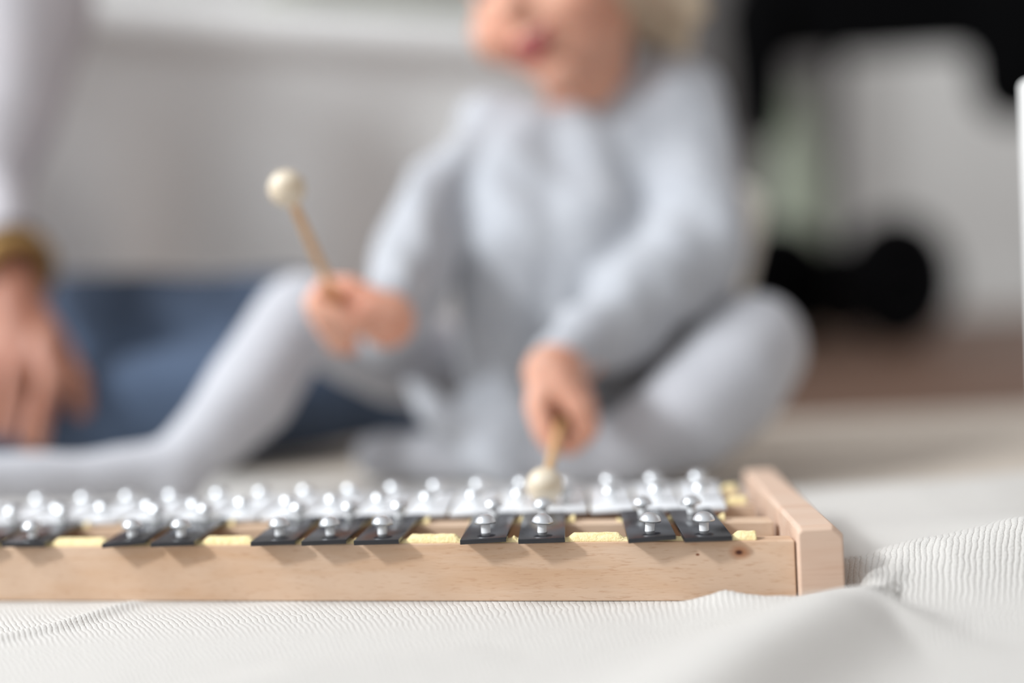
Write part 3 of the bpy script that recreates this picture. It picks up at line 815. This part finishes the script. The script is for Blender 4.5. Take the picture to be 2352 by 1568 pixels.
# ------------------------------------------------------------------ pushchair far right
PC = empty('pushchair', (P(1930, 700, 3.3).x, 3.3, -0.012))
tag(PC, 'black pushchair with round dark wheels standing on the brown floor', 'pushchair')
def wheel(px, d, r, ztop=None):
    c = P(px, 700, d); c.z = -0.012 + r
    ax = Vector((0.4, -1.0, 0)).normalized()
    w_ = obj('wheel', MB().torus(c, ax, r - .028, .028, n=44, m_=14), M['rubber'], PC)
    mb = MB().lathe(c - ax * .018, ax, [(.03, 0), (.032, .004), (.032, .032), (.03, .036)])
    for k in range(5):
        a = ax.orthogonal().normalized(); b = ax.cross(a); q = 2 * math.pi * k / 5
        mb.capsule(c, .010, c + (a * math.cos(q) + b * math.sin(q)) * (r - .04), .008, n=10, rings=3)
    mb.lathe(c - ax * .008, ax, [(r - .034, 0), (r - .034, .016)])
    obj('hub', mb, M['rubber'], w_)
    return c
w1c = wheel(2065, 3.0, .142); w2c = wheel(1795, 3.2, .142); w3c = wheel(1935, 3.6, .11)
seat = MB()
seat.hexa([P(1680, 145, 3.1), P(2420, 105, 3.1), P(2420, 105, 3.6), P(1680, 145, 3.6),
           P(1680, -420, 3.1), P(2420, -420, 3.1), P(2420, -420, 3.6), P(1680, -420, 3.6)])
seat.capsule(P(1735, 40, 3.1), .075, P(1742, 275, 3.1), .060)
seat.capsule(P(2330, 20, 3.1), .095, P(2340, 180, 3.1), .10)
seat.capsule(P(1650, -300, 3.2), .08, P(2500, -300, 3.2), .08)
seat.capsule(P(2050, 20, 3.2), .06, P(1850, 30, 3.2), .06)
seat.capsule(P(2500, 20, 3.2), .09, P(2500, -300, 3.2), .09)
skinned('seat', seat, M['black_fabric'], PC, vox=0.014, smooth=5)
def tube(a, b, r, name='frame_tube'):
    return obj(name, MB().capsule(a, r, b, r, n=14, rings=4), M['grey_metal'], PC)
tube(P(1918, 60, 3.25), P(1918, 600, 3.25), .016)
tube(P(1918, 600, 3.25), w1c, .014)
tube(P(1918, 600, 3.25), w2c, .014)
tube(P(1918, 600, 3.25), w3c, .014)
bk = MB(); b0 = P(1760, 590, 3.25); b1 = P(1960, 585, 3.25)
bk.box(b0.x, b1.x, 3.12, 3.42, b0.z - .055, b0.z + .02)
obj('basket', bk, M['black_fabric'], PC, smooth=False, bevel=0.02)

# pale green floor vase beyond the pushchair
vc = P(1830, 420, 3.95)
VZ = vc.z
tag(obj('floor_vase', MB().lathe((vc.x, vc.y, -0.012), (0, 0, 1), [(.05, 0), (.06, .01), (.075, .1), (.09, .2), (.10, .32), (.095, VZ - .05), (.075, VZ + .04), (.055, VZ + .14), (.05, VZ + .22), (.058, VZ + .26), (.048, VZ + .26), (.044, VZ + .2)], n=40), M['sage'], None, loc=(vc.x, vc.y, -0.012)),
    'pale sage green floor vase standing behind the black pushchair', 'vase')

# dark grey cabinet against the far wall
cq0 = P(1500, 700, 4.6); cq1 = P(1930, 700, 4.6)
CB = empty('cabinet', ((cq0.x + cq1.x) / 2, 4.8, -0.012)); tag(CB, 'tall dark grey cabinet against the far wall behind the pushchair', 'cabinet')
obj('carcass', MB().box(cq0.x, cq1.x, 4.62, 5.15, 0.04, 1.9), M['cab'], CB, smooth=False, bevel=0.006)
obj('plinth', MB().box(cq0.x + .02, cq1.x - .02, 4.66, 5.12, -0.012, 0.04), M['grey_metal'], CB, smooth=False)
cmid = (cq0.x + cq1.x) / 2
for (a, b, h) in ((cq0.x + .004, cmid - .003, cmid - .03), (cmid + .003, cq1.x - .004, cmid + .03)):
    dr_ = obj('door', MB().box(a, b, 4.60, 4.618, 0.05, 1.89), M['cab'], CB, smooth=False, bevel=0.003)
    obj('handle', MB().capsule((h, 4.59, .95), .006, (h, 4.59, 1.10), .006), M['grey_metal'], dr_)

# white box at the right edge of the frame
bx_ = P(2341, 400, 0.785)
wbx = MB().box(bx_.x, bx_.x + .16, .735, .785, 0.0115, P(2345, 172, .76).z)
tag(obj('storage_box', wbx, M['white'], None, smooth=True, bevel=0.004, loc=(bx_.x + .08, .76, 0.0115), angle=40, segs=3), 'white upright storage box at the right edge of the blanket', 'box')

# cream bolster leaning behind the child's back
t0 = P(1668, 478, 1.345); b0_ = P(1560, 900, 1.345); b0_.z = 0.040
cm = MB(); axb = (t0 - b0_).normalized(); Lb = (t0 - b0_).length
cm.lathe(b0_ - axb * 0.036, axb, [(0.004, 0.004), (0.018, 0.0), (0.030, 0.004), (0.0345, 0.016), (0.036, 0.04), (0.037, Lb * .5), (0.036, Lb + .02), (0.033, Lb + .050), (0.026, Lb + .061), (0.014, Lb + .066), (0.004, Lb + .064)], n=36)
cu_ = obj('bolster', cm, M['cushion'], None, loc=(b0_.x, b0_.y, 0))
zmin = min(v.co.z for v in cu_.data.vertices); cu_.location.z = -0.004 - zmin
tag(cu_, 'cream bolster cushion leaning behind the back of the toddler', 'cushion')
